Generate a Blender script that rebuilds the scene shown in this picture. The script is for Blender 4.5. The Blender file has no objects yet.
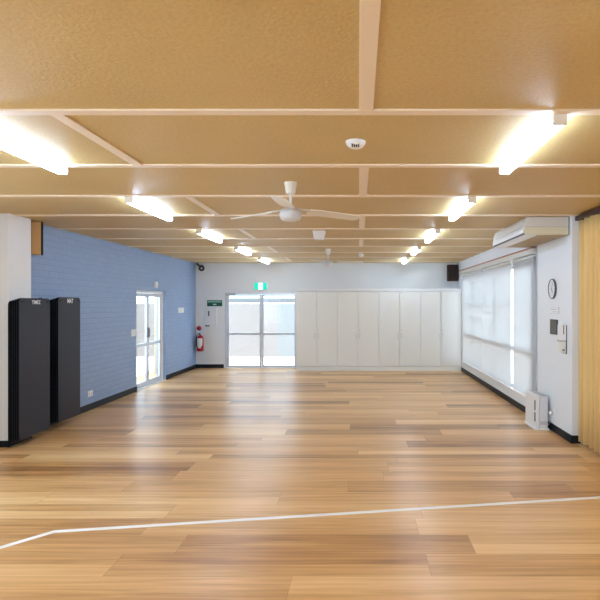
import bpy, bmesh, math, random
from mathutils import Vector, Matrix
R = math.radians
SC = bpy.context.scene
COL = SC.collection

# ------------------------------------------------------------------ metres
CAMZ = 1.70
CEIL = 2.77
XL, XR = -4.30, 2.59          # blue brick wall, window wall
YB = 14.36                    # back wall
YR = -4.0                     # rear wall behind the viewer
T = 0.2

# ------------------------------------------------------------------ materials
def mat(name, col, rough=0.6, metal=0.0, spec=0.5, emit=None, estr=0.0):
    m = bpy.data.materials.new(name); m.use_nodes = True
    b = m.node_tree.nodes['Principled BSDF']
    b.inputs['Base Color'].default_value = (*col, 1)
    b.inputs['Roughness'].default_value = rough
    b.inputs['Metallic'].default_value = metal
    b.inputs['Specular IOR Level'].default_value = spec
    if emit:
        b.inputs['Emission Color'].default_value = (*emit, 1)
        b.inputs['Emission Strength'].default_value = estr
    return m

def nd(m, typ, **kw):
    n = m.node_tree.nodes.new(typ)
    for k, v in kw.items(): setattr(n, k, v)
    return n

def lk(m, a, b): m.node_tree.links.new(a, b)

def mth(m, op, a, b=None, c=None):
    n = nd(m, 'ShaderNodeMath', operation=op)
    for i, v in enumerate((a, b, c)):
        if v is None: continue
        if isinstance(v, (int, float)): n.inputs[i].default_value = v
        else: lk(m, v, n.inputs[i])
    return n.outputs[0]

def grain(m, scale, strength, dist=0.01, stretch=(1, 1, 1), detail=4):
    """fine procedural relief on a material"""
    b = m.node_tree.nodes['Principled BSDF']
    tc = nd(m, 'ShaderNodeTexCoord'); mp = nd(m, 'ShaderNodeMapping')
    mp.inputs['Scale'].default_value = stretch
    lk(m, tc.outputs['Object'], mp.inputs['Vector'])
    n = nd(m, 'ShaderNodeTexNoise'); n.inputs['Scale'].default_value = scale; n.inputs['Detail'].default_value = detail
    lk(m, mp.outputs[0], n.inputs['Vector'])
    bp = nd(m, 'ShaderNodeBump'); bp.inputs['Strength'].default_value = strength; bp.inputs['Distance'].default_value = dist
    lk(m, n.outputs['Fac'], bp.inputs['Height']); lk(m, bp.outputs[0], b.inputs['Normal'])
    return n

def ramp(m, fac, stops):
    r = nd(m, 'ShaderNodeValToRGB')
    el = r.color_ramp.elements
    while len(el) < len(stops): el.new(0.5)
    for e, (p, c) in zip(el, stops):
        e.position = p; e.color = (*c, 1)
    lk(m, fac, r.inputs['Fac'])
    return r.outputs['Color']

def mixc(m, blend, fac, a, b):
    n = nd(m, 'ShaderNodeMix', data_type='RGBA', blend_type=blend)
    n.inputs[0].default_value = fac if isinstance(fac, (int, float)) else 0
    if not isinstance(fac, (int, float)): lk(m, fac, n.inputs[0])
    for sock, v in ((n.inputs[6], a), (n.inputs[7], b)):
        if isinstance(v, tuple): sock.default_value = (*v, 1)
        else: lk(m, v, sock)
    return n.outputs[2]

M = {}
M['white_wall'] = mat('white_wall', (.80, .825, .84), .6); grain(M['white_wall'], 60, .08, .004)
M['pier'] = mat('pier_paint', (.82, .83, .835), .6); grain(M['pier'], 60, .08, .004)
M['white'] = mat('white_plastic', (.82, .82, .82), .4)
M['ivory'] = mat('ivory_plastic', (.80, .78, .70), .45)
M['cap'] = mat('lamp_cap', (.84, .81, .74), .5)
M['grey'] = mat('grey_plastic', (.50, .50, .52), .5)
M['lightgrey'] = mat('light_grey', (.66, .67, .69), .5)
M['alu'] = mat('aluminium', (.62, .63, .66), .38, .55)
M['steel'] = mat('steel', (.7, .7, .72), .25, .9)
M['black'] = mat('black', (.012, .012, .014), .5)
M['rim'] = mat('clock_rim', (.07, .075, .085), .45)
M['dark'] = mat('dark_grey', (.05, .05, .055), .6)
M['skirt'] = mat('skirting_black', (.008, .009, .013), .5, spec=.25)
M['cupboard'] = mat('cupboard_laminate', (.86, .865, .83), .42)
M['fascia'] = mat('cupboard_fascia', (.84, .84, .85), .4)
M['mat_vinyl'] = mat('mat_vinyl', (.026, .030, .043), .55, spec=.35); grain(M['mat_vinyl'], 180, .15, .002)
M['mat_side_shade'] = mat('mat_side_shade', (.004, .004, .005), .8, spec=.15)  # near-black: shading of the stack sides put into the colour
M['logo'] = mat('logo_white', (.8, .8, .82), .5)
M['red'] = mat('red_enamel', (.38, .008, .020), .25)
M['paper'] = mat('label_paper', (.78, .74, .70), .6)
M['green'] = mat('sign_green', (.004, .085, .045), .5)
M['green_light'] = mat('sign_green_light', (.06, .27, .19), .5)
M['sign_text'] = mat('sign_text', (.55, .72, .66), .5)
M['exit_green'] = mat('exit_green', (.0, .30, .20), .5, emit=(0.0, .42, .30), estr=.75)
M['exit_white'] = mat('exit_white', (.8, .9, .88), .5, emit=(.75, 1, .95), estr=1.3)
M['brown_wood'] = mat('brown_wood', (.42, .16, .065), .5); grain(M['brown_wood'], 8, .2, .003, (8, .6, 8))
M['dark_wood'] = mat('dark_wood', (.045, .016, .012), .45); grain(M['dark_wood'], 8, .2, .003, (8, .6, 8))
M['tan_wood'] = mat('tan_veneer', (.55, .30, .095), .5); grain(M['tan_wood'], 6, .1, .002, (1, 1, 8))
M['grille'] = mat('speaker_grille', (.022, .011, .009), .8); grain(M['grille'], 300, .5, .003)
M['batten'] = mat('ceiling_batten', (.88, .74, .57), .4); grain(M['batten'], 40, .06, .003)
M['ac_body'] = mat('ac_body', (.66, .64, .60), .4)
M['ac_panel'] = mat('ac_panel', (.70, .66, .50), .42)
M['ac_grille'] = mat('ac_grille', (.52, .40, .24), .5)
M['pelmet'] = mat('pelmet_beige', (.64, .62, .55), .5)
M['tape'] = mat('tape_white', (.92, .92, .91), .45)
M['panel_dark'] = mat('panel_olive', (.075, .065, .05), .3)
M['brown_slot'] = mat('slot_brown', (.20, .06, .035), .3)
M['sensor'] = mat('sensor_white', (.84, .86, .86), .4)
M['lamp'] = mat('lamp_diffuser', (.9, .9, .9), .5, emit=(.72, .95, 1.27), estr=14.5)
M['concrete'] = mat('pale_concrete', (.62, .61, .60), .8); grain(M['concrete'], 12, .3, .01)
M['fence_cream'] = mat('render_cream', (.30, .255, .225), .8)
M['fence_grey'] = mat('render_grey', (.265, .26, .245), .8)
M['render_side'] = mat('render_side', (.40, .375, .35), .8)
M['beam_grey'] = mat('beam_grey', (.20, .205, .20), .6)
M['roof_sheet'] = mat('roof_sheet', (.35, .35, .36), .6)
M['post_tan'] = mat('post_tan', (.62, .50, .33), .6)

# --- glass: lets daylight straight through, keeps a Fresnel sheen
def glass_mat():
    m = bpy.data.materials.new('window_glass'); m.use_nodes = True
    nt = m.node_tree; nt.nodes.clear()
    out = nd(m, 'ShaderNodeOutputMaterial'); mx = nd(m, 'ShaderNodeMixShader')
    tr = nd(m, 'ShaderNodeBsdfTransparent'); gl = nd(m, 'ShaderNodeBsdfGlossy'); lw = nd(m, 'ShaderNodeLayerWeight'); lw.inputs['Blend'].default_value = .5
    tr.inputs['Color'].default_value = (.93, .95, .95, 1); gl.inputs['Roughness'].default_value = .02
    lk(m, mth(m, 'ADD', .035, mth(m, 'MULTIPLY', mth(m, 'POWER', lw.outputs['Facing'], 5.0), .5)), mx.inputs[0]); lk(m, tr.outputs[0], mx.inputs[1]); lk(m, gl.outputs[0], mx.inputs[2])
    lk(m, mx.outputs[0], out.inputs[0])
    return m
M['glass'] = glass_mat()

def blind_mat():
    m = bpy.data.materials.new('blind_fabric'); m.use_nodes = True
    nt = m.node_tree; nt.nodes.clear()
    out = nd(m, 'ShaderNodeOutputMaterial'); mx = nd(m, 'ShaderNodeMixShader'); mx.inputs[0].default_value = .55
    df = nd(m, 'ShaderNodeBsdfDiffuse'); tl = nd(m, 'ShaderNodeBsdfTranslucent')
    df.inputs['Color'].default_value = (.74, .75, .76, 1); tl.inputs['Color'].default_value = (.645, .63, .61, 1)
    lk(m, df.outputs[0], mx.inputs[1]); lk(m, tl.outputs[0], mx.inputs[2]); lk(m, mx.outputs[0], out.inputs[0])
    return m
M['blind'] = blind_mat()

# --- timber floor: boards run across the room, each with its own tone and grain
def floor_mat():
    m = mat('timber_floor', (.5, .3, .15), .27, spec=.46)
    b = m.node_tree.nodes['Principled BSDF']
    tc = nd(m, 'ShaderNodeTexCoord'); sp = nd(m, 'ShaderNodeSeparateXYZ')
    lk(m, tc.outputs['Object'], sp.inputs[0])
    H, L = .305, 2.05
    yr = mth(m, 'DIVIDE', mth(m, 'ADD', sp.outputs['Y'], 20.09), H)
    row = mth(m, 'FLOOR', yr)
    wn = nd(m, 'ShaderNodeTexWhiteNoise', noise_dimensions='1D'); lk(m, row, wn.inputs['W'])
    xr = mth(m, 'ADD', mth(m, 'DIVIDE', mth(m, 'ADD', sp.outputs['X'], 30), L), mth(m, 'MULTIPLY', wn.outputs['Value'], 7.3))
    col = mth(m, 'FLOOR', xr)
    cv = nd(m, 'ShaderNodeCombineXYZ'); lk(m, row, cv.inputs[0]); lk(m, col, cv.inputs[1])
    w2 = nd(m, 'ShaderNodeTexWhiteNoise', noise_dimensions='2D'); lk(m, cv.outputs[0], w2.inputs['Vector'])
    w3 = nd(m, 'ShaderNodeTexWhiteNoise', noise_dimensions='2D'); cs = nd(m, 'ShaderNodeCombineXYZ')
    lk(m, mth(m, 'FLOOR', mth(m, 'MULTIPLY', yr, 2)), cs.inputs[0]); lk(m, col, cs.inputs[1]); lk(m, cs.outputs[0], w3.inputs['Vector'])
    # long grain, shifted per board
    gv = nd(m, 'ShaderNodeCombineXYZ')
    lk(m, mth(m, 'ADD', mth(m, 'MULTIPLY', sp.outputs['X'], 1.1), mth(m, 'MULTIPLY', w2.outputs['Value'], 31)), gv.inputs[0])
    lk(m, mth(m, 'MULTIPLY', sp.outputs['Y'], 26), gv.inputs[1])
    gn = nd(m, 'ShaderNodeTexNoise'); gn.inputs['Scale'].default_value = 1.0; gn.inputs['Detail'].default_value = 5
    gn.inputs['Distortion'].default_value = .6
    lk(m, gv.outputs[0], gn.inputs['Vector'])
    big = nd(m, 'ShaderNodeTexNoise'); big.inputs['Scale'].default_value = .9
    bv = nd(m, 'ShaderNodeCombineXYZ'); lk(m, mth(m, 'MULTIPLY', sp.outputs['X'], .8), bv.inputs[0]); lk(m, mth(m, 'MULTIPLY', sp.outputs['Y'], 4.5), bv.inputs[1])
    lk(m, bv.outputs[0], big.inputs['Vector'])
    f = mth(m, 'ADD', mth(m, 'MULTIPLY', mth(m, 'ADD', mth(m, 'MULTIPLY', w2.outputs['Value'], .62), mth(m, 'MULTIPLY', w3.outputs['Value'], .38)), 1.0), mth(m, 'MULTIPLY', mth(m, 'SUBTRACT', gn.outputs['Fac'], .5), .95))
    f = mth(m, 'ADD', f, mth(m, 'MULTIPLY', mth(m, 'SUBTRACT', big.outputs['Fac'], .5), .5))
    f = mth(m, 'ADD', f, .01)
    c = ramp(m, f, FLOOR_STOPS)
    fy = mth(m, 'FRACT', yr); fx = mth(m, 'FRACT', xr)
    gap = mth(m, 'MAXIMUM', mth(m, 'LESS_THAN', fy, .007), mth(m, 'LESS_THAN', fx, .0016))
    c2 = mixc(m, 'MIX', mth(m, 'MULTIPLY', gap, .45), c, (.16, .075, .03))
    lk(m, c2, b.inputs['Base Color'])
    lk(m, mth(m, 'ADD', .28, mth(m, 'MULTIPLY', gn.outputs['Fac'], .08)), b.inputs['Roughness'])
    bp = nd(m, 'ShaderNodeBump'); bp.inputs['Strength'].default_value = .06; bp.inputs['Distance'].default_value = .004
    lk(m, gn.outputs['Fac'], bp.inputs['Height']); lk(m, bp.outputs[0], b.inputs['Normal'])
    return m
FLOOR_STOPS = [(.0, (.32, .145, .048)), (.30, (.53, .28, .102)), (.60, (.71, .415, .172)), (1.0, (.86, .585, .285))]
M['floor'] = floor_mat()

# --- compressed straw ceiling board: tan, flecked, slightly glossy relief
def ceiling_mat():
    m = mat('straw_board', (.56, .33, .13), .5, spec=.4)
    b = m.node_tree.nodes['Principled BSDF']
    tc = nd(m, 'ShaderNodeTexCoord')
    n1 = nd(m, 'ShaderNodeTexNoise'); n1.inputs['Scale'].default_value = 48; n1.inputs['Detail'].default_value = 6
    n1.inputs['Roughness'].default_value = .65
    n2 = nd(m, 'ShaderNodeTexNoise'); n2.inputs['Scale'].default_value = 1.3; n2.inputs['Detail'].default_value = 3
    vo = nd(m, 'ShaderNodeTexVoronoi'); vo.inputs['Scale'].default_value = 55
    for n in (n1, n2, vo): lk(m, tc.outputs['Object'], n.inputs['Vector'])
    c1 = ramp(m, n1.outputs['Fac'], [(.28, (.57, .405, .168)), (.48, (.635, .465, .202)), (.75, (.69, .525, .24))])
    c2 = ramp(m, n2.outputs['Fac'], [(.3, (.94, .93, .90)), (.7, (1, 1, 1))])
    lk(m, mixc(m, 'MULTIPLY', 1.0, c1, c2), b.inputs['Base Color'])
    bp = nd(m, 'ShaderNodeBump'); bp.inputs['Strength'].default_value = .28; bp.inputs['Distance'].default_value = .006
    lk(m, mth(m, 'ADD', n1.outputs['Fac'], mth(m, 'MULTIPLY', vo.outputs['Distance'], .5)), bp.inputs['Height'])
    lk(m, bp.outputs[0], b.inputs['Normal'])
    return m
M['ceiling'] = ceiling_mat()

# --- painted brickwork
def brick_mat():
    m = mat('blue_brick', (.17, .25, .40), .55, spec=.35)
    b = m.node_tree.nodes['Principled BSDF']
    tc = nd(m, 'ShaderNodeTexCoord'); sp = nd(m, 'ShaderNodeSeparateXYZ'); cv = nd(m, 'ShaderNodeCombineXYZ')
    lk(m, tc.outputs['Object'], sp.inputs[0])
    ns = nd(m, 'ShaderNodeTexNoise'); ns.inputs['Scale'].default_value = 5; ns.inputs['Detail'].default_value = 3
    lk(m, tc.outputs['Object'], ns.inputs['Vector'])
    lk(m, sp.outputs['Y'], cv.inputs[0])
    lk(m, mth(m, 'ADD', sp.outputs['Z'], mth(m, 'MULTIPLY', ns.outputs['Fac'], .012)), cv.inputs[1])
    br = nd(m, 'ShaderNodeTexBrick'); br.offset = .5
    br.inputs['Scale'].default_value = 1; br.inputs['Brick Width'].default_value = .24; br.inputs['Row Height'].default_value = .086
    br.inputs['Mortar Size'].default_value = .006; br.inputs['Mortar Smooth'].default_value = .6; br.inputs['Bias'].default_value = 0
    br.inputs['Color1'].default_value = (.285, .395, .60, 1); br.inputs['Color2'].default_value = (.305, .415, .625, 1)
    br.inputs['Mortar'].default_value = (.255, .355, .55, 1)
    lk(m, cv.outputs[0], br.inputs['Vector']); lk(m, br.outputs['Color'], b.inputs['Base Color'])
    n2 = nd(m, 'ShaderNodeTexNoise'); n2.inputs['Scale'].default_value = 24; n2.inputs['Detail'].default_value = 4
    lk(m, tc.outputs['Object'], n2.inputs['Vector'])
    bp = nd(m, 'ShaderNodeBump'); bp.inputs['Strength'].default_value = .5; bp.inputs['Distance'].default_value = .008
    h = mth(m, 'ADD', mth(m, 'SUBTRACT', 1, br.outputs['Fac']), mth(m, 'MULTIPLY', n2.outputs['Fac'], .7))
    lk(m, h, bp.inputs['Height']); lk(m, bp.outputs[0], b.inputs['Normal'])
    return m
M['brick'] = brick_mat()

def curtain_mat():
    m = mat('curtain_gold', (.78, .54, .225), .75, spec=.15)
    grain(m, 260, .25, .003, (1, 1, .4))
    b = m.node_tree.nodes['Principled BSDF']
    b.inputs['Sheen Weight'].default_value = .15
    return m
M['curtain'] = curtain_mat()

# ------------------------------------------------------------------ mesh helpers
def box(bm, x0, x1, y0, y1, z0, z1, bev=0.0, seg=2):
    r = bmesh.ops.create_cube(bm, size=1)
    vs = r['verts']
    for v in vs:
        v.co = Vector((x0 + (v.co.x + .5) * (x1 - x0), y0 + (v.co.y + .5) * (y1 - y0), z0 + (v.co.z + .5) * (z1 - z0)))
    if bev > 0:
        es = {e for v in vs for e in v.link_edges}
        bmesh.ops.bevel(bm, geom=list(es), offset=bev, segments=seg, affect='EDGES', profile=.5)
    return bm

def lathe(bm, prof, n=24, axis='z', c=(0, 0, 0)):
    """prof: (radius, height) pairs, closed by end caps"""
    rings = []
    for r, h in prof:
        ring = []
        for i in range(n):
            a = 2 * math.pi * i / n
            p = (r * math.cos(a), r * math.sin(a), h)
            if axis == 'y': p = (p[0], p[2], p[1])
            if axis == 'x': p = (p[2], p[0], p[1])
            ring.append(bm.verts.new((p[0] + c[0], p[1] + c[1], p[2] + c[2])))
        rings.append(ring)
    for a, b in zip(rings, rings[1:]):
        for i in range(n): bm.faces.new((a[i], a[(i + 1) % n], b[(i + 1) % n], b[i]))
    bm.faces.new(rings[0][::-1]); bm.faces.new(rings[-1])
    bmesh.ops.recalc_face_normals(bm, faces=bm.faces)
    return bm

def prism(bm, pts, axis, a, b):
    """polygon pts (u, v) swept from a to b along axis; 'y': (x, z), 'x': (y, z), 'z': (x, y)"""
    def P(u, v, t): return {'y': (u, t, v), 'x': (t, u, v), 'z': (u, v, t)}[axis]
    A = [bm.verts.new(P(u, v, a)) for u, v in pts]; B = [bm.verts.new(P(u, v, b)) for u, v in pts]
    n = len(pts)
    fs = [bm.faces.new(A), bm.faces.new(B[::-1])]
    for i in range(n): fs.append(bm.faces.new((A[i], B[i], B[(i + 1) % n], A[(i + 1) % n])))
    bmesh.ops.recalc_face_normals(bm, faces=fs)
    return bm

def tube(bm, pts, r, n=10):
    pts = [Vector(p) for p in pts]
    rings = []
    for i, p in enumerate(pts):
        d = (pts[min(i + 1, len(pts) - 1)] - pts[max(i - 1, 0)]).normalized()
        u = d.orthogonal().normalized() if abs(d.z) > .9 else d.cross(Vector((0, 0, 1))).normalized()
        w = d.cross(u)
        rings.append([bm.verts.new(p + r * (math.cos(2 * math.pi * k / n) * u + math.sin(2 * math.pi * k / n) * w)) for k in range(n)])
    for a, b in zip(rings, rings[1:]):
        for k in range(n): bm.faces.new((a[k], a[(k + 1) % n], b[(k + 1) % n], b[k]))
    bm.faces.new(rings[0][::-1]); bm.faces.new(rings[-1])
    bmesh.ops.recalc_face_normals(bm, faces=bm.faces)
    return bm

def obj(name, bm, m, parent=None, smooth=False):
    me = bpy.data.meshes.new(name); bm.to_mesh(me); bm.free()
    me.materials.append(M[m] if isinstance(m, str) else m)
    if smooth:
        me.polygons.foreach_set('use_smooth', [True] * len(me.polygons))
        try: me.set_sharp_from_angle(angle=R(40))
        except Exception: pass
    o = bpy.data.objects.new(name, me); COL.objects.link(o)
    if parent is not None: o.parent = parent
    return o

def B(): return bmesh.new()
def bx(name, m, parent, x0, x1, y0, y1, z0, z1, bev=0.0):
    return obj(name, box(B(), x0, x1, y0, y1, z0, z1, bev), m, parent)

def tag(o, label, cat, group=None):
    o['label'] = label; o['category'] = cat
    if group: o['group'] = group
    return o
def thing(name, label, cat, loc=(0, 0, 0), rz=0, group=None):
    o = bpy.data.objects.new(name, None); COL.objects.link(o)
    o.location = loc; o.rotation_euler = (0, 0, rz); o.empty_display_size = .1
    return tag(o, label, cat, group)
def struct(o):
    if o.parent is None: o['kind'] = 'structure'
    return o
def copy_tree(o, parent=None):
    c = o.copy(); COL.objects.link(c)
    if parent is not None: c.parent = parent
    for ch in list(o.children): copy_tree(ch, c)
    return c

def text_mesh(name, s, size, m, parent, mw, depth=.001):
    cu = bpy.data.curves.new(name + '_curve', 'FONT'); cu.body = s; cu.size = size
    cu.align_x = 'CENTER'; cu.align_y = 'CENTER'; cu.extrude = depth; cu.offset = size * .02
    tmp = bpy.data.objects.new(name + '_tmp', cu); COL.objects.link(tmp)
    bpy.context.view_layer.update()
    dg = bpy.context.evaluated_depsgraph_get()
    me = bpy.data.meshes.new_from_object(tmp.evaluated_get(dg))
    bpy.data.objects.remove(tmp); bpy.data.curves.remove(cu)
    me.materials.clear(); me.materials.append(M[m]); me.name = name
    me.transform(mw)
    o = bpy.data.objects.new(name, me); COL.objects.link(o); o.parent = parent
    return o

def wall_with_holes(bm, axis, t0, t1, u0, u1, z0, z1, holes):
    """solid wall between thickness t0..t1, along u0..u1, with rectangular holes (ua, ub, za, zb) sorted by u"""
    def add(ua, ub, za, zb):
        if ub - ua < 1e-4 or zb - za < 1e-4: return
        if axis == 'y': box(bm, t0, t1, ua, ub, za, zb)
        else: box(bm, ua, ub, t0, t1, za, zb)
    u = u0
    for ua, ub, za, zb in holes:
        add(u, ua, z0, z1); add(ua, ub, z0, za); add(ua, ub, zb, z1); u = ub
    add(u, u1, z0, z1)
    return bm

# ------------------------------------------------------------------ room shell
struct(bx('floor', 'floor', None, -5.2, 3.4, YR - .2, YB + .2, -.12, 0))
struct(bx('ceiling', 'ceiling', None, -4.52, 2.87, YR - .2, YB + .2, CEIL, CEIL + .16))
DL0, DL1, DLT = 10.53, 12.14, 1.965            # side door opening in the blue wall
WN0, WN1, WNB, WNT = 8.055, 13.50, .28, 2.34    # window opening
DB0, DB1, DBT = -3.53, -1.62, 1.985            # back door opening
PY0, PY1, PX = 6.456, 6.90, -4.15              # painted pier
struct(obj('wall_left', wall_with_holes(B(), 'y', XL - T, XL, PY1, YB, 0, CEIL, [(DL0, DL1, 0, DLT)]), 'brick'))
struct(bx('pier_left', 'pier', None, XL - .5, PX, PY0, PY1, 0, CEIL, .006))
struct(obj('wall_front_left', wall_with_holes(B(), 'y', XL - T, XL, YR, PY0, 0, CEIL, [(-2.5, 5.2, .6, 2.4)]), 'white_wall'))
struct(obj('wall_back', wall_with_holes(B(), 'x', YB, YB + T, XL - T, XR + .6, 0, CEIL, [(DB0, DB1, 0, DBT)]), 'white_wall'))
struct(obj('wall_right', wall_with_holes(B(), 'y', XR, XR + .10, 6.63, YB, 0, CEIL, [(WN0, 9.10, WNB, 2.25), (9.10, WN1, WNB, WNT)]), 'white_wall'))
struct(bx('wall_right_return', 'white_wall', None, XR + .10, XR + .26, 6.63, 6.83, 0, CEIL))
struct(bx('wall_front_right', 'white_wall', None, XR + .26, XR + .46, YR, 6.83, 0, CEIL))
struct(obj('wall_rear', wall_with_holes(B(), 'x', YR - T, YR, XL - T, XR + .6, 0, CEIL, [(-3.6, 2.0, .5, 2.4)]), 'white_wall'))

# unseen rear and side windows, added to let in fill daylight
def fill_window(name, axis, t, u0, u1, z0, z1, n):
    root = bpy.data.objects.new(name, None); COL.objects.link(root); root['kind'] = 'structure'
    f = B()
    def add(bm, ua, ub, za, zb, d):
        if axis == 'x': box(bm, ua, ub, t - d, t + d, za, zb)
        else: box(bm, t - d, t + d, ua, ub, za, zb)
    w = .05
    add(f, u0, u1, z0, z0 + w, .03); add(f, u0, u1, z1 - w, z1, .03)
    for i in range(n + 1):
        u = u0 + (u1 - u0 - w) * i / n
        add(f, u, u + w, z0 + w, z1 - w, .03)
    obj('window_frame', f, 'alu', root)
    g = B(); add(g, u0 + .02, u1 - .02, z0 + .02, z1 - .02, .003); obj('window_pane', g, 'glass', root)
    return root
fill_window('fill_window_2', 'x', YR - .1, -3.6, 2.0, .5, 2.4, 4)
fill_window('fill_window_3', 'y', XL - .1, -2.5, 5.2, .6, 2.4, 5)

# skirting boards
def skirt(name, *a): return struct(bx(name, 'skirt', None, *a))
SK = .10
skirt('baseboard_left', XL, XL + .014, PY1, DL0, 0, SK)
skirt('baseboard_left_end', XL, XL + .014, DL1, YB, 0, SK)
o = B(); box(o, PX, PX + .014, PY0 - .014, PY1, 0, SK * .75); box(o, XL, PX, PY0 - .014, PY0, 0, SK * .75)
struct(obj('baseboard_pier', o, 'skirt'))
skirt('baseboard_back', XL + .014, DB0 - .03, YB - .014, YB, 0, SK)
o = B(); box(o, XR - .014, XR, 6.616, 13.72, 0, .095); box(o, XR, XR + .1, 6.616, 6.63, 0, .095)
struct(obj('baseboard_right', o, 'skirt'))

skirt('baseboard_front_right', XR + .246, XR + .26, YR, 6.63, 0, .095)

# ceiling battens (flat timber cover strips)
BAT0, PITCH = 3.03, 1.186
for i in range(-5, 10):
    y = BAT0 + PITCH * i
    struct(bx('trim_%d' % (i + 6), 'batten', None, XL, XR + (.26 if y < 6.6 else 0), y - .0375, y + .0375, CEIL - .011, CEIL, .002))
k = 20
for i in range(-5, 10):
    y0 = BAT0 + PITCH * i + .0375; y1 = y0 + PITCH - .075
    if y1 > YB: y1 = YB
    X = -1.70 if i % 2 == 0 else .04
    if y0 < -2.6: continue
    struct(bx('trim_%d' % k, 'batten', None, X - .0375, X + .0375, y0, y1, CEIL - .010, CEIL, .002)); k += 1

# floor tape: one bent white line
def tape():
    bm = B(); P = [Vector((-4.1, 2.86, 0)), Vector((-2.27, 4.06, 0)), Vector((2.20, 4.79, 0)), Vector((2.9, 4.90, 0))]
    P[0] = P[1] + (Vector((-2.50, 3.79, 0)) - P[1]).normalized() * 1.9
    w = .024; L = []
    for i, p in enumerate(P):
        d1 = (P[i] - P[i - 1]).normalized() if i else (P[1] - P[0]).normalized()
        d2 = (P[i + 1] - P[i]).normalized() if i < len(P) - 1 else d1
        d = (d1 + d2).normalized(); n = Vector((-d.y, d.x, 0)) / max(.5, d.dot(d1))
        L.append((p + n * w, p - n * w))
    pts = [(a.x, a.y) for a, b in L] + [(b.x, b.y) for a, b in reversed(L)]
    prism(bm, pts, 'z', .0002, .0018)
    return bm
tag(obj('floor_line', tape(), 'tape'), 'thin white line taped across the timber floor, bent near its end', 'floor marking')

# ------------------------------------------------------------------ window wall: glazing, blinds, pelmet
w = bpy.data.objects.new('window_1', None); COL.objects.link(w); w['kind'] = 'structure'
f = B(); xa, xb = XR + .045, XR + .095
box(f, xa, xb, WN0, WN1, WNB, WNB + .05); box(f, xa, xb, WN0, WN1, WNT - .05, WNT)
for y in (WN0, 10.28, 12.3, WN1 - .05): box(f, xa, xb, y, y + .05, WNB + .05, WNT - .05)
box(f, xa - .04, xb, WN0, WN1, .90, .985)
box(f, xa, xb, WN0, WN1, 1.68, 1.70)
obj('window_frame', f, 'alu', w)
obj('window_pane', box(B(), xa + .027, xa + .033, WN0, WN1, WNB, WNT), 'glass', w)
obj('window_sill', box(B(), XR - .035, XR + .045, WN0 - .01, WN1 + .02, WNB - .035, WNB, .004), 'fascia', w)
struct(bx('trim_80', 'grey', None, XR - .018, XR, 7.905, 7.93, .22, 2.53))

PEL = thing('pelmet', 'beige pelmet board with a brown timber capping above the roller blinds', 'pelmet', (XR, 0, 0))
bx('fascia', 'pelmet', PEL, -.065, -.001, 7.94, 13.66, 2.428, 2.505)
bx('capping', 'brown_wood', PEL, -.085, -.001, 7.94, 13.69, 2.505, 2.526, .003)

def blind(y0, y1, label):
    t = thing('roller_blind', label, 'blind', (XR - .032, (y0 + y1) / 2, 2.39), 0, 'roller blinds over the long window')
    h = (y1 - y0) / 2
    obj('fabric', box(B(), -.0015, .0015, -h, h, 0.285 - 2.39, 0.012), 'blind', t)
    obj('bottom_bar', box(B(), -.008, .008, -h, h, 0.287 - 2.39, .30 - 2.39, .003), 'fascia', t)
    b = B(); lathe(b, [(.016, -h), (.016, h)], 14, 'y'); 
    obj('roller', b, 'pelmet', t)
    obj('bracket', box(B(), -.05, .012, h - .015, h + .012, -.035, .036, .004), 'white', t)
    return t
blind(11.322, 13.42, 'white roller blind glowing with daylight, the one beside the cupboards')
blind(9.17, 11.31, 'white roller blind, the wide middle one of the three on the window wall')
blind(7.955, 9.03, 'white roller blind, the narrow one nearest the wall clock')

# ------------------------------------------------------------------ doors
def door_leaf(root, axis, t, u0, u1, ztop, zmid, hside, stile=.055, bottom=.09, top=.07):
    """aluminium framed glazed leaf with a mid rail"""
    L = None
    f = B(); d = .022
    def add(bm, ua, ub, za, zb, dd=d, off=0):
        if axis == 'x': box(bm, ua, ub, t - dd + off, t + dd + off, za, zb, .003 if bm is f else 0)
        else: box(bm, t - dd + off, t + dd + off, ua, ub, za, zb, .003 if bm is f else 0)
    add(f, u0, u0 + stile, .015, ztop); add(f, u1 - stile, u1, .015, ztop)
    add(f, u0 + stile, u1 - stile, .015, .015 + bottom); add(f, u0 + stile, u1 - stile, ztop - top, ztop)
    add(f, u0 + stile, u1 - stile, zmid - .03, zmid + .03)
    L = obj('door_leaf', f, 'alu', root)
    for za, zb in ((.015 + bottom, zmid - .03), (zmid + .03, ztop - top)):
        g = B(); add(g, u0 + stile, u1 - stile, za, zb, .003); obj('glass_pane', g, 'glass', L)
    h = B(); uh = (u1 - stile / 2) if hside > 0 else (u0 + stile / 2)
    s = -1 if axis == 'x' else 1
    if axis == 'x': tube(h, [(uh, t - .02, .96), (uh, t - .065, .98), (uh, t - .065, 1.14), (uh, t - .02, 1.16)], .011)
    else: tube(h, [(t + .02, uh, 1.0), (t + .045, uh, 1.01), (t + .045, uh, 1.18), (t + .02, uh, 1.19)], .009)
    obj('door_handle', h, 'dark' if axis == 'y' else 'grey', L)
    return L

d1 = bpy.data.objects.new('door_1', None); COL.objects.link(d1); d1['kind'] = 'structure'
f = B(); xd = XL - .11
box(f, xd - .05, xd + .05, DL0, DL0 + .05, 0, DLT); box(f, xd - .05, xd + .05, DL1 - .05, DL1, 0, DLT)
box(f, xd - .05, xd + .05, DL0 + .05, DL1 - .05, DLT - .05, DLT)
obj('door_frame', f, 'white', d1)
door_leaf(d1, 'y', xd, DL0 + .055, 11.33, DLT - .055, .86, 1)
door_leaf(d1, 'y', xd, 11.335, DL1 - .055, DLT - .055, .86, -1)
bx('threshold', 'lightgrey', d1, XL - T, XL, DL0, DL1, 0, .014)

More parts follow.
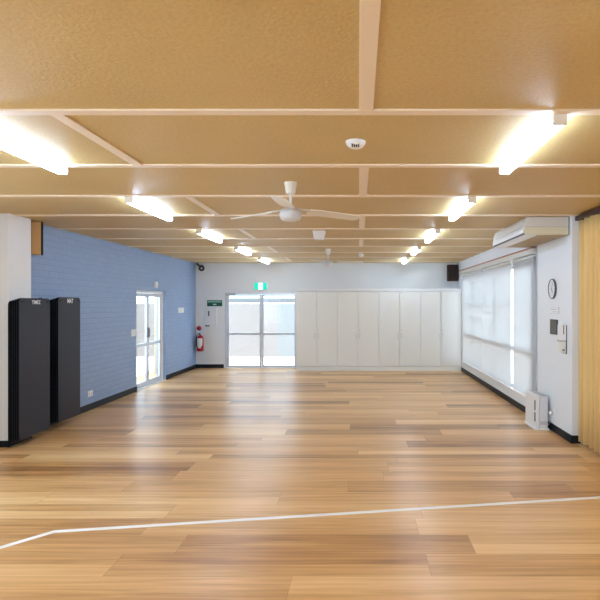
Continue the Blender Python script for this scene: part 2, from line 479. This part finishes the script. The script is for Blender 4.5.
d2 = bpy.data.objects.new('door_2', None); COL.objects.link(d2); d2['kind'] = 'structure'
f = B(); yd = YB + .05
box(f, DB0, DB0 + .045, YB - .012, YB + .1, 0, DBT); box(f, DB1 - .03, DB1, YB - .012, YB + .1, 0, DBT)
box(f, DB0 + .045, DB1 - .03, YB - .012, YB + .1, DBT - .035, DBT)
obj('door_frame', f, 'alu', d2)
mid = -2.57
door_leaf(d2, 'x', yd, DB0 + .05, mid - .004, DBT - .04, .895, 1, .05, .05, .045)
door_leaf(d2, 'x', yd, mid + .004, DB1 - .035, DBT - .04, .895, -1, .05, .05, .045)
c = obj('door_closer', box(B(), -3.50, -3.24, YB - .065, YB - .012, DBT - .085, DBT - .025, .006), 'grey', d2)
obj('closer_arm', tube(B(), [(-3.30, YB - .05, DBT - .02), (-3.10, YB - .10, DBT - .015), (-2.95, YB - .03, DBT - .015)], .008), 'grey', c)
bx('threshold', 'fascia', d2, DB0, DB1, YB - .03, YB + T, 0, .014)

# ------------------------------------------------------------------ cupboards along the back wall
CF = 13.73; CX0, CX1 = -1.587, 2.585
UW = (CX1 - CX0) / 4
CT = 2.08
tag(bx('plinth', 'cupboard', None, CX0 + .01, CX1, CF + .0, YB - .016, 0, .105), 'low cream plinth running under the row of white cupboards', 'plinth')
ordn = ['beside the glass back door', 'second from the glass back door', 'third from the glass back door', 'in the corner by the window blinds']
def cupboard(i):
    x0 = CX0 + UW * i
    t = thing('cupboard', 'tall white two-door cupboard unit ' + ordn[i], 'cupboard', (x0 + UW / 2, YB - .02, .11), 0, 'built-in cupboards along the back wall')
    h = UW / 2 - .001; dp = -(YB - .02 - CF)
    c = B()
    box(c, -h, -h + .018, dp + .02, 0, 0, CT - .195); box(c, h - .018, h, dp + .02, 0, 0, CT - .195)
    box(c, -h + .018, h - .018, dp + .02, 0, 0, .018); box(c, -h + .018, h - .018, dp + .02, 0, CT - .213, CT - .195)
    box(c, -h + .018, h - .018, -.01, 0, .018, CT - .213)
    obj('carcass', c, 'cupboard', t)
    for s in (-1, 1):
        xa, xb = (-h, -.0022) if s < 0 else (.0022, h)
        dr = obj('door', box(B(), xa + .0012, xb - .0012, dp, dp + .018, .004, CT - .198, .002), 'cupboard', t)
        obj('handle', tube(B(), [(s * .045, dp, .70), (s * .045, dp - .028, .71), (s * .045, dp - .028, .83), (s * .045, dp, .84)], .0065), 'lightgrey', dr)
    lck = B(); lathe(lck, [(.011, dp), (.011, dp - .008)], 12, 'y', (.035, 0, .92)); obj('lock', lck, 'grey', t)
    return t
for i in range(4): cupboard(i)
tag(bx('top_panel', 'fascia', None, CX0, CX1, CF - .002, YB - .016, CT - .08, CT, .003), 'white top panel lying along the row of cupboards', 'panel')

# ------------------------------------------------------------------ fluorescent batten lights
LX = {'window': 1.125, 'blue': -2.29}
def make_light():
    t = thing('ceiling_light', 'light', 'ceiling light', (0, 0, CEIL), 0, 'fluorescent batten lights on the ceiling')
    hl = .585
    obj('base', box(B(), -.032, .032, -hl, hl, -.028, 0, .002), 'cap', t)
    d = B(); prism(d, [(-.036, -.028), (-.040, -.036), (-.040, -.058), (-.030, -.070), (.030, -.070), (.040, -.058), (.040, -.036), (.036, -.028)], 'y', -hl + .012, hl - .012)
    obj('diffuser', d, 'lamp', t)
    for s in (-1, 1):
        obj('end_cap', box(B(), -.041, .041, min(s * hl, s * (hl - .012)), max(s * hl, s * (hl - .012)), -.072, -.0, .003), 'cap', t)
    return t
proto = None
ords = ['nearest the camera', 'second from the camera', 'third from the camera', 'fourth from the camera', 'farthest from the camera']
for row, rname in (('window', 'in the row on the window blind side'), ('blue', 'in the row on the blue wall side')):
    for n in range(-2, 5):
        y = BAT0 + PITCH * (2 * n) + PITCH / 2 + .01
        t = make_light() if proto is None else copy_tree(proto)
        if proto is None: proto = t
        t.location = (LX[row], y, CEIL - .0)
        if n >= 0: t['label'] = 'fluorescent ceiling light %s %s' % (ords[n], rname)
        else: t['label'] = 'fluorescent ceiling light added out of view, %s, %s' % ('nearer' if n == -1 else 'farther', rname.replace('in the row ', ''))  # rows carried on out of view, added to light the foreground

# ------------------------------------------------------------------ ceiling fans
def make_fan(y, label, rot):
    t = thing('ceiling_fan', label, 'ceiling fan', (-.605, y, CEIL), 0, 'white ceiling fans')
    b = B(); lathe(b, [(.056, 0), (.054, -.02), (.040, -.10), (.018, -.110)], 28); obj('canopy', b, 'ivory', t, True)
    b = B(); lathe(b, [(.012, -.10), (.012, -.24)], 14); obj('rod', b, 'white', t, True)
    b = B(); lathe(b, [(.025, -.205), (.040, -.215), (.070, -.245), (.090, -.258), (.096, -.275), (.094, -.310), (.080, -.332), (.055, -.340), (.01, -.342)], 36)
    obj('motor', b, 'lightgrey', t, True)
    for k in range(3):
        a = R(rot + 120 * k)
        mw = Matrix.Rotation(a, 4, 'Z') @ Matrix.Translation((0, 0, -.238)) @ Matrix.Rotation(R(2.2), 4, 'Y') @ Matrix.Rotation(R(-11), 4, 'X')
        bl = B(); pts = [(.17, -.05), (.24, -.065), (.50, -.066), (.655, -.058), (.685, -.035), (.69, .035), (.665, .058), (.50, .066), (.24, .065), (.17, .05)]
        prism(bl, pts, 'z', -.004, .004); bl.transform(mw)
        o = obj('blade', bl, 'ivory', t)
        br = B(); prism(br, [(.07, -.02), (.15, -.018), (.25, -.04), (.25, .04), (.15, .018), (.07, .02)], 'z', .004, .010); br.transform(mw)
        obj('blade_bracket', br, 'lightgrey', o)
    return t
make_fan(4.82, 'white three-bladed ceiling fan, the large one nearest the camera', 29)
make_fan(10.70, 'white three-bladed ceiling fan, the small far one near the back wall', 5)

# ceiling fittings
t = thing('smoke_detector', 'round white smoke detector with dark slots between the two nearest ceiling lights', 'smoke detector', (-.022, 3.60, CEIL))
b = B(); lathe(b, [(.066, 0), (.066, -.014), (.060, -.022), (.050, -.034), (.030, -.045), (.008, -.047)], 30); obj('housing', b, 'sensor', t, True)
b = B(); lathe(b, [(.034, -.0405), (.030, -.0462), (.022, -.0480)], 24)
for s in (-.022, -.008, .006, .020): obj('vent_slot', box(B(), s - .004, s + .004, -.050, -.030, -.046, -.026), 'black', t)
b.free()
t = thing('smoke_detector', 'tiny white detector on the centre strip near the far fan', 'smoke detector', (.045, 11.75, CEIL - .01))
b = B(); lathe(b, [(.055, 0), (.055, -.02), (.04, -.04), (.01, -.045)], 24); obj('housing', b, 'sensor', t, True)
obj('test_button', lathe(B(), [(.012, -.044), (.012, -.049)], 12), 'lightgrey', t)
t = thing('ceiling_sensor', 'white tapered box on the ceiling between the two fans', 'sensor box', (-.59, 8.06, CEIL))
b = B(); r = bmesh.ops.create_cube(b, size=1)
for v in r['verts']:
    top = v.co.z > 0; v.co = Vector((v.co.x * (.185 if top else .135), v.co.y * (.185 if top else .12), 0 if top else -.125))
bmesh.ops.bevel(b, geom=list(b.edges), offset=.006, segments=2, affect='EDGES')
obj('housing', b, 'white', t); obj('lens', box(B(), -.05, .05, -.04, .04, -.131, -.125, .004), 'lightgrey', t)

# ------------------------------------------------------------------ loudspeakers
def make_speaker(loc, rz, label, side, hw=.128, front=.110, back=.10, reach=.136):
    t = thing('loudspeaker', label, 'loudspeaker', loc, rz, 'wall loudspeakers')
    obj('cabinet', box(B(), -hw, hw, -front, back, -.21, .21, .006), side, t)
    obj('grille', box(B(), -hw - .002, hw + .002, -front - .024, -front, -.212, .212, .005), 'grille', t)
    obj('bracket', box(B(), -.03, .03, back, reach, -.06, .06, .003), 'black', t)
    return t
make_speaker((2.435, 14.224, 2.495), 0, 'dark brown loudspeaker high in the corner above the cupboards', 'grille')

# ------------------------------------------------------------------ hanging exercise mats
def make_mat(front):
    t = thing('exercise_mat', 'mat', 'exercise mat', (0, 0, 0))
    b = B(); th = .011; W = .65; ZT, ZB = 1.765, .085
    ny, nz = 10, 24; V = {}
    pts = []
    rad = .05
    outline = []
    for (cy, cz, a0) in ((W - rad, ZT - rad, 0), (rad, ZT - rad, 90), (rad, ZB + rad, 180), (W - rad, ZB + rad, 270)):
        for k in range(5):
            a = R(a0 + 22.5 * k); outline.append((cy + rad * math.cos(a), cz + rad * math.sin(a)))
    prism(b, outline, 'x', -th, th)
    es = [e for e in b.edges if abs(e.verts[0].co.x - e.verts[1].co.x) < 1e-6]
    bmesh.ops.bevel(b, geom=es, offset=.005, segments=2, affect='EDGES')
    pad = obj('pad', b, 'mat_vinyl', t); pad.data.materials.append(M['mat_side_shade'])
    for p in pad.data.polygons:
        if abs(p.normal.x) < .75: p.material_index = 1  # rim faces take the painted-in side shade
    for y in (.06, W - .075):
        e = B(); lathe(e, [(.014, th - .002), (.014, th + .0015)], 14, 'x', (0, y, ZT - .045)); obj('eyelet', e, 'black', t)
    if front:
        mw = Matrix.Translation((th + .0008, W * .53, ZT - .052)) @ Matrix(((0, 0, 1, 0), (1, 0, 0, 0), (0, 1, 0, 0), (0, 0, 0, 1)))
        text_mesh('logo', front, .064 if len(front) > 3 else .085, 'logo', t, mw, .0006)
    return t
seq = ['front', 'second', 'third', 'fourth', 'fifth']
def mat_stack(x_front, y0, wid, dz, logo, where, lab):
    plain = None
    for k in range(5):
        if k == 0:
            t = make_mat(logo); t['label'] = 'black hanging exercise mat with white lettering, ' + lab
        else:
            t = make_mat(None) if plain is None else copy_tree(plain)
            if plain is None: plain = t
            t['label'] = 'black exercise mat hung %s from the front in the stack %s' % (seq[k], where)
        t['group'] = 'exercise mats in the stack ' + where
        t.location = (x_front - .0125 - .027 * k, y0, dz - .008 * k)
        t.scale = (1, wid, 1)
    # wall hooks the mats hang from
    for y in (y0 + .06 * wid, y0 + .575 * wid):
        h = thing('wall_hook', 'black peg through the %s eyelet of the mat stack %s' % ('near' if y < y0 + .2 else 'far', where), 'hook', (0, 0, 0))
        xw = XL if y > PY1 else PX
        if y < PY0: xw = None
        z = 1.72 + dz
        obj('peg', tube(B(), [(xw if xw else PX, max(y, PY0 + .02) if xw is None else y, z + .0), (x_front - .11, y, z), (x_front + .006, y, z), (x_front + .012, y, z + .008)], .006), 'black', h)
        if xw: obj('plate', box(B(), xw, xw + .006, y - .025, y + .025, z - .04, z + .04), 'black', h)
mat_stack(-3.985, 6.385, 1.0, 0, 'TIMEZ', 'beside the white pier', 'front of the stack beside the white pier')
mat_stack(-4.03, 7.30, .90, .02, 'MAT', 'on the blue brick wall', 'front of the stack on the blue brick wall')

# speaker above the mats
make_speaker((-4.185, 7.09, 2.545), R(119), 'tan veneered loudspeaker with a dark grille high beside the white pier', 'tan_wood', .07, .042, .068, .118)

# ------------------------------------------------------------------ back wall fittings
def bp(px, py, y=YB): return ((px - 359) * y / 545, 1.7 - (py - 303.5) * y / 545)
# exit sign above the back door
ex, ez = bp(261, 286.3)
t = thing('exit_sign', 'lit green and white exit sign above the glass back door', 'exit sign', (ex, YB, ez))
obj('housing', box(B(), -.17, .17, -.06, 0, -.095, .095, .004), 'white', t)
obj('face', box(B(), -.162, .162, -.064, -.06, -.087, .087), 'exit_green', t)
obj('white_panel', box(B(), -.055, .055, -.066, -.064, -.080, .080), 'exit_white', t)
def fig():
    b = B()
    lathe(b, [(.012, -.068), (.012, -.066)], 12, 'y', (-.004, 0, .05))
    for pts in ([(-.012, .034), (.014, .036), (.012, -.008), (-.010, -.006)],
                [(.012, .034), (.036, .012), (.042, .018), (.016, .040)],
                [(-.010, .034), (-.034, .020), (-.036, .000), (-.029, .000), (-.026, .014), (-.006, .026)],
                [(-.010, -.004), (.002, -.004), (-.012, -.034), (-.036, -.040), (-.034, -.050), (-.006, -.044)],
                [(.000, -.004), (.012, -.006), (.028, -.036), (.022, -.066), (.013, -.064), (.018, -.036)]):
        prism(b, pts, 'y', -.068, -.066)
    return b
obj('running_figure', fig(), 'exit_green', t)

# green notice
gx, gz = bp(214.7, 303.2)
t = thing('notice_sign', 'small green safety sign on the white wall above the white wall box', 'sign', (gx, YB, gz))
obj('plate', box(B(), -.20, .20, -.006, 0, -.08, .08), 'green', t)
obj('top_band', box(B(), -.195, .195, -.0075, -.006, .005, .075), 'green_light', t)
b = B(); random.seed(4); x = -.17
while x < .16:
    w_ = random.uniform(.015, .04); box(b, x, x + w_, -.0085, -.0075, .032, .046); x += w_ + .012
obj('lettering', b, 'sign_text', t)
obj('lettering', box(B(), -.045, .045, -.0075, -.006, -.048, -.018), 'sign_text', t)

# white wall box with a dark catch
wx, wz = bp(211.3, 318.5)
t = thing('wall_cabinet', 'flat white wall box with dark catches above the fire extinguisher', 'wall cabinet', (wx, YB, wz))
obj('body', box(B(), -.16, .16, -.05, 0, -.235, .28, .003), 'white_wall', t)
dr = obj('door', box(B(), -.155, .155, -.058, -.05, -.16, .275, .003), 'white_wall', t)
obj('handle', box(B(), -.065, -.035, -.075, -.058, .07, .20, .004), 'dark', dr)
obj('catch', box(B(), -.145, -.03, -.070, -.05, -.205, -.175, .004), 'dark', t)

# fire extinguisher
fx, fz = bp(200.2, 351.2, 14.24)
t = thing('fire_extinguisher', 'red fire extinguisher with a white label hung in the corner by the blue wall', 'fire extinguisher', (fx, 14.24, fz))
b = B(); lathe(b, [(.070, 0), (.084, .008), (.086, .03), (.086, .33), (.080, .37), (.055, .405), (.028, .42), (.024, .43)], 32); obj('cylinder', b, 'red', t, True)
b = B()
n = 14
fa = [R(-145 + 110 * i / n) for i in range(n + 1)]
prof = [(.085, .4), (.15, .85), (.24, 1.0), (.34, 1.0)]
rows = []
for z, sc in prof:
    rows.append([b.verts.new((.0872 * math.cos(R(-90) + (a + R(90)) * sc), .0872 * math.sin(R(-90) + (a + R(90)) * sc), z)) for a in fa])
for r0, r1 in zip(rows, rows[1:]):
    for i in range(n): b.faces.new((r0[i], r0[i + 1], r1[i + 1], r1[i]))
obj('paper_label', b, 'paper', t, True)
b = B(); lathe(b, [(.02, .42), (.024, .45)], 16); obj('valve', b, 'steel', t, True)
b = B(); tube(b, [(.0, .02, .455), (0, -.05, .465), (0, -.11, .475)], .010); tube(b, [(0, .02, .44), (0, -.06, .44), (0, -.11, .43)], .008); obj('lever', b, 'black', t)
b = B(); tube(b, [(-.02, 0, .44), (-.07, 0, .45), (-.100, 0, .40), (-.102, 0, .27), (-.098, 0, .12)], .011); obj('hose', b, 'black', t)
obj('wall_bracket', box(B(), -.03, .03, .08, YB - 14.24, .20, .34), 'dark', t)
mx_, mz_ = bp(199.4, 328.2)
t = thing('fire_marker', 'round red marker on the wall above the fire extinguisher', 'fire marker', (mx_, YB, mz_))
b = B(); lathe(b, [(.060, 0), (.060, -.03), (.052, -.05), (.030, -.062), (.008, -.066)], 28, 'y'); obj('disc', b, 'red', t, True)

# black camera in the corner
t = thing('security_camera', 'black security camera in the top corner above the fire extinguisher', 'camera', (XL + .02, YB, 2.735))
b = B(); tube(b, [(.015, -.01, .012), (.07, -.06, -.03), (.13, -.12, -.07)], .026); obj('bracket', b, 'dark', t, True)
b = B(); lathe(b, [(.042, .12), (.062, .10), (.075, .0), (.075, -.03), (.060, -.03), (.056, -.018)], 26)
mw = Matrix.Translation((.19, -.20, -.115)) @ Vector((-.25, .85, .3)).to_track_quat('Z', 'Y').to_matrix().to_4x4()
b.transform(mw); hs = obj('housing', b, 'black', t, True)
b = B(); lathe(b, [(.022, -.015), (.022, -.034), (.012, -.037)], 18); b.transform(mw); obj('lens', b, 'lightgrey', hs, True)

# ------------------------------------------------------------------ blue wall fittings
def lp(px, py, X=XL): 
    d = X * 545 / (px - 359); return d, 1.7 - (py - 303.5) * d / 545
def plate(name, px, py, w_, h_, label, cat, kind):
    y, z = lp(px, py)
    t = thing(name, label, cat, (XL, y, z))
    obj('plate', box(B(), 0, .010, -w_ / 2, w_ / 2, -h_ / 2, h_ / 2, .003), 'sensor', t)
    if kind == 'switch':
        for s in (-.02, .02): obj('rocker', box(B(), .010, .015, s - .012, s + .012, -.02, .02, .002), 'white', t)
    if kind == 'outlet':
        for s in (-.035, .035):
            obj('socket', box(B(), .010, .013, s - .02, s + .02, -.025, .010, .002), 'lightgrey', t)
            obj('rocker', box(B(), .010, .015, s - .007, s + .007, .018, .03, .001), 'white', t)
    if kind == 'sign':
        for k in range(3): obj('lettering', box(B(), .010, .0108, -w_ * .36, w_ * (.3 - .1 * k), .045 - .045 * k, .055 - .045 * k), 'grey', t)
    return t
plate('light_switch', 133.2, 332.8, .20, .13, 'white light switch plate on the blue wall beside the side door', 'light switch', 'switch')
plate('power_outlet', 90, 393.5, .15, .09, 'white double power outlet low on the blue brick wall', 'power outlet', 'outlet')
plate('wall_notice', 180.8, 310.2, .40, .125, 'small white notice on the blue wall between side door and corner', 'notice', 'sign')
y, z = lp(154.3, 284.8)
t = thing('motion_sensor', 'small white motion sensor on the blue wall above the side door', 'sensor', (XL, y, z))
obj('housing', box(B(), 0, .06, -.06, .06, -.065, .065, .012), 'sensor', t)
obj('lens', box(B(), .05, .066, -.035, .035, -.05, .0, .008), 'lightgrey', t)

# ------------------------------------------------------------------ window wall fittings
# clock
t = thing('wall_clock', 'round white wall clock with a dark rim beside the blinds', 'clock', (XR, 7.27, 1.895))
b = B(); RR = .135
lathe(b, [(RR, 0), (RR, -.020), (RR - .008, -.026), (RR - .011, -.022), (RR - .012, -.012)], 40, 'x'); obj('rim', b, 'rim', t, True)
b = B(); lathe(b, [(RR - .010, -.004), (RR - .010, -.017)], 40, 'x'); face = obj('face', b, 'white', t)
b = B()
for k in range(12):
    a = R(30 * k); c_, s_ = math.cos(a), math.sin(a)
    bb = B(); box(bb, -.0183, -.017, -.004, .004, .085, .105); bb.transform(Matrix.Rotation(a, 4, 'X'))
    tmp = bpy.data.meshes.new('t'); bb.to_mesh(tmp); bb.free(); b.from_mesh(tmp); bpy.data.meshes.remove(tmp)
obj('hour_mark', b, 'grey', face)
for nm, ang, ln, wd in (('hour_hand', 150, .06, .005), ('minute_hand', 20, .09, .0035)):
    h = B(); box(h, -.0215, -.0195, -wd, wd, -.015, ln); h.transform(Matrix.Rotation(R(ang), 4, 'X')); obj(nm, h, 'dark', t)
# label plate
t = thing('wall_notice', 'small white printed notice on the wall below the clock', 'notice', (XR, 7.21, 1.61))
obj('plate', box(B(), -.008, 0, -.16, .16, -.045, .045, .002), 'lightgrey', t)
obj('card', box(B(), -.0092, -.008, -.15, .15, -.038, .038), 'white', t)
b = B(); box(b, -.0100, -.0092, -.08, .12, .008, .018); box(b, -.0100, -.0092, -.10, .06, -.022, -.016); obj('lettering', b, 'grey', t)
# dark panel
t = thing('control_panel', 'dark grey control panel on the wall between clock notice and dispenser', 'control panel', (XR, 7.22, 1.39))
obj('frame', box(B(), -.016, 0, -.13, .13, -.098, .098, .003), 'dark', t)
obj('screen', box(B(), -.0185, -.016, -.118, .118, -.086, .086, .001), 'panel_dark', t)
# dispenser
t = thing('wall_dispenser', 'white wall dispenser with a brown window slot beside the curtain', 'dispenser', (XR, 6.86, 1.265))
b = B(); prism(b, [(0, .19), (-.055, .19), (-.068, .16), (-.070, .02), (-.062, -.03), (0, -.03)], 'y', -.07, .07)
bmesh.ops.bevel(b, geom=list(b.edges), offset=.008, segments=2, affect='EDGES'); obj('cover', b, 'white', t)
b = B(); prism(b, [(0, -.035), (-.058, -.035), (-.056, -.13), (-.042, -.175), (-.018, -.19), (0, -.185)], 'y', -.064, .064)
bmesh.ops.bevel(b, geom=list(b.edges), offset=.008, segments=2, affect='EDGES'); obj('lower_body', b, 'ivory', t)
obj('shade_plate', box(B(), -.010, 0, -.078, .078, -.195, .165, .004), 'panel_dark', t)  # dark sheet standing in for the dispenser's shadow on the wall
obj('window_slot', box(B(), -.046, -.034, -.0718, -.066, .05, .165), 'brown_slot', t)
obj('push_bar', box(B(), -.074, -.02, -.0715, .0715, -.045, -.022, .004), 'grey', t)
obj('nozzle', box(B(), -.050, -.028, -.072, -.05, -.155, -.138, .003), 'black', t)
# outlet near the heater
t = thing('power_outlet', 'white power outlet with a plug on the wall beside the white heater', 'power outlet', (XR, 7.26, .245))
obj('plate', box(B(), -.010, 0, -.075, .075, -.06, .06, .003), 'sensor', t)
for s in (-.035, .035): obj('socket', box(B(), -.013, -.010, s - .02, s + .02, -.03, .02, .002), 'lightgrey', t)
pg = obj('plug', box(B(), -.045, -.013, .017, .053, -.03, .012, .006), 'white', t)
obj('lead', tube(B(), [(-.03, .035, -.03), (-.035, .04, -.10), (-.03, .08, -.17), (-.03, .14, -.20)], .004), 'white', pg)

# white heater standing on the floor
t = thing('heater', 'white upright panel heater standing on the floor by the window wall', 'heater', (2.375, 7.31, 0))
obj('base', box(B(), -.02, .18, -.005, .475, 0, .022, .006), 'white', t)
obj('front_panel', box(B(), 0, .045, 0, .47, .022, .465, .006), 'white', t)
obj('body', box(B(), .05, .165, .012, .458, .022, .452, .008), 'lightgrey', t)
for z0, z1 in ((.11, .235), (.26, .395)): obj('vent_slot', box(B(), -.003, .003, .022, .062, z0, z1), 'black', t)
obj('top_grille', box(B(), .07, .145, .05, .42, .452, .459, .002), 'grey', t)
obj('outlet_slot', box(B(), .06, .15, .008, .013, .07, .12, .001), 'grey', t)
obj('foot', box(B(), .05, .17, .02, .06, -.0, .022), 'grey', t)

# ------------------------------------------------------------------ air conditioner
t = thing('air_conditioner', 'long off-white air conditioner hung under the ceiling above the blinds', 'air conditioner', (0, 6.69, 0))
LN = 1.55
b = B(); prism(b, [(2.575, 2.762), (2.062, 2.762), (2.040, 2.72), (2.026, 2.648), (2.575, 2.648)], 'y', .006, LN - .006); obj('upper_casing', b, 'ac_body', t)
b = B(); prism(b, [(2.575, 2.640), (2.026, 2.640), (2.022, 2.60), (2.034, 2.562), (2.060, 2.546), (2.575, 2.546)], 'y', 0, LN)
bmesh.ops.bevel(b, geom=[e for e in b.edges if abs(e.verts[0].co.y - e.verts[1].co.y) < 1e-6], offset=.006, segments=2, affect='EDGES')
obj('end_casing', b, 'ac_panel', t)
obj('seam', box(B(), 2.032, 2.57, .010, LN - .01, 2.640, 2.648), 'grey', t)
b = B(); prism(b, [(2.0235, 2.640), (2.018, 2.60), (2.021, 2.568), (2.030, 2.568), (2.030, 2.640)], 'y', .01, LN - .01); obj('front_panel', b, 'ac_body', t)
b = B(); prism(b, [(2.036, 2.549), (2.045, 2.541), (2.060, 2.5365), (2.19, 2.5365), (2.19, 2.5455), (2.065, 2.5455), (2.04, 2.553)], 'y', .03, LN - .03); obj('air_flap', b, 'white', t)
obj('front_groove', box(B(), 2.0175, 2.03, .03, LN - .03, 2.606, 2.612), 'grey', t)
obj('outlet_gap', box(B(), 2.0235, 2.05, .03, LN - .03, 2.550, 2.566), 'black', t)
gr = obj('intake_grille', box(B(), 2.20, 2.53, .05, LN - .05, 2.541, 2.547, .002), 'ac_grille', t)
for k in range(14):
    x = 2.215 + .024 * k
    obj('grille_slat', box(B(), x, x + .012, .07, LN - .07, 2.538, 2.5415), 'ac_grille', gr)
obj('shade_plate', box(B(), 2.575, XR, .02, LN - .02, 2.548, 2.765), 'black', t)  # black filler painting the shade in the gap to the wall

# ------------------------------------------------------------------ gold curtain
t = thing('curtain', 'gold pleated full-height curtain hanging from a dark rail', 'curtain', (2.70, 0, 0))
def curtain():
    b = B(); y0, y1 = -1.2, 6.60; n = 1400; zs = [.04, .6, 1.3, 2.0, 2.5, 2.70]
    random.seed(11)
    ph = 0; cols = []
    rnd = [random.uniform(.75, 1.3) for _ in range(200)]
    for i in range(n + 1):
        u = i / n; y = y1 - (y1 - y0) * u
        s = (y1 - y)
        q = s / .14; k = int(q); fr = q - k
        amp0 = .048 * (rnd[k] * (1 - fr) + rnd[k + 1] * fr)
        row = []
        for j, z in enumerate(zs):
            lo = 1 - z / 2.7
            qq = q + .16 * math.sin(1.9 * q) + .05 * lo * math.sin(.9 * q)
            f2 = 2 * (qq - math.floor(qq)) - 1
            big = .75 + .5 * rnd[int(math.floor(qq)) % 200 + 0] - .4
            wv = 1.0 - 2.0 * max(0, 1 - f2 * f2) ** 1.7 * (.55 + .55 * big)
            amp = .062 * (.85 + .15 * lo)
            row.append(b.verts.new((wv * amp, y, z + .004 * math.sin(q * 5))))
        cols.append(row)
    for a, c in zip(cols, cols[1:]):
        for j in range(len(zs) - 1): b.faces.new((a[j], a[j + 1], c[j + 1], c[j]))
    bmesh.ops.recalc_face_normals(b, faces=b.faces)
    return b
c = obj('cloth', curtain(), 'curtain', t, True)
sd = c.modifiers.new('thickness', 'SOLIDIFY'); sd.thickness = .003
t = thing('curtain_rail', 'dark brown timber curtain rail under the ceiling above the gold curtain', 'curtain rail', (2.66, 0, 0))
obj('rail', box(B(), -.035, .055, -1.3, 6.625, 2.704, 2.756, .003), 'dark_wood', t)
for y in (6.2, 4.8, 3.4, 2.0, .6): obj('bracket', box(B(), -.03, .185, y - .02, y + .02, 2.756, CEIL - .0005 - .011), 'dark_wood', t)

# ------------------------------------------------------------------ outdoors, seen through the glass
struct(bx('ground', 'concrete', None, -40, 40, -40, 60, -.30, -.125))
struct(bx('terrace_back', 'concrete', None, -9, 3.4, YB + .2, 17.6, -.125, -.02))
struct(bx('terrace_side', 'concrete', None, -7.2, -5.2, 6, YB + .2, -.125, -.02))
o = B(); box(o, -9, -2.62, 17.6, 17.75, -.12, 1.70)
struct(obj('boundary_wall_cream', o, 'fence_cream'))
struct(bx('boundary_wall_grey', 'fence_grey', None, -2.62, 4, 17.6, 17.75, -.12, 1.70))
struct(bx('boundary_wall_side', 'render_side', None, -7.3, -7.2, 4, 17.6, -.12, 2.3))
t = thing('veranda_post', 'tan post outside the glass side door', 'post', (-4.92, 13.22, -.02))
obj('shaft', box(B(), -.035, .035, -.035, .035, 0, 2.5, .004), 'post_tan', t)
obj('foot_plate', box(B(), -.07, .07, -.07, .07, 0, .012), 'post_tan', t)
struct(bx('veranda_beam', 'beam_grey', None, -5.0, 0, 15.9, 16.0, 1.72, 1.86))

# ------------------------------------------------------------------ light
wd = bpy.data.worlds.new('World'); SC.world = wd; wd.use_nodes = True
bg = wd.node_tree.nodes['Background']
bg.inputs['Color'].default_value = (.74, .93, 1.16, 1); bg.inputs['Strength'].default_value = 2.5
sn = bpy.data.lights.new('sun', 'SUN'); sn.energy = 5.0; sn.angle = R(3); sn.color = (.95, .97, 1.0)
so = bpy.data.objects.new('sun', sn); COL.objects.link(so)
so.rotation_euler = Vector((-.24, .06, -1.0)).to_track_quat('-Z', 'Y').to_euler()

# ------------------------------------------------------------------ camera
cam = bpy.data.cameras.new('camera'); co = bpy.data.objects.new('camera', cam); COL.objects.link(co)
co.location = (0, 0, CAMZ); co.rotation_euler = (R(90), 0, 0)
cam.sensor_width = 36; cam.lens = 36 * 545 / 600
cam.shift_x = -59 / 600; cam.shift_y = 3.5 / 600
cam.clip_start = .05
SC.camera = co

SC.view_settings.view_transform = 'Standard'; SC.view_settings.look = 'None'
SC.view_settings.gamma = 1; SC.view_settings.use_curve_mapping = False
SC.view_settings.exposure = 1.11
SC.cycles.use_denoising = True
SC.cycles.max_bounces = 10; SC.cycles.diffuse_bounces = 6; SC.cycles.transparent_max_bounces = 12
SC.cycles.sample_clamp_indirect = 6
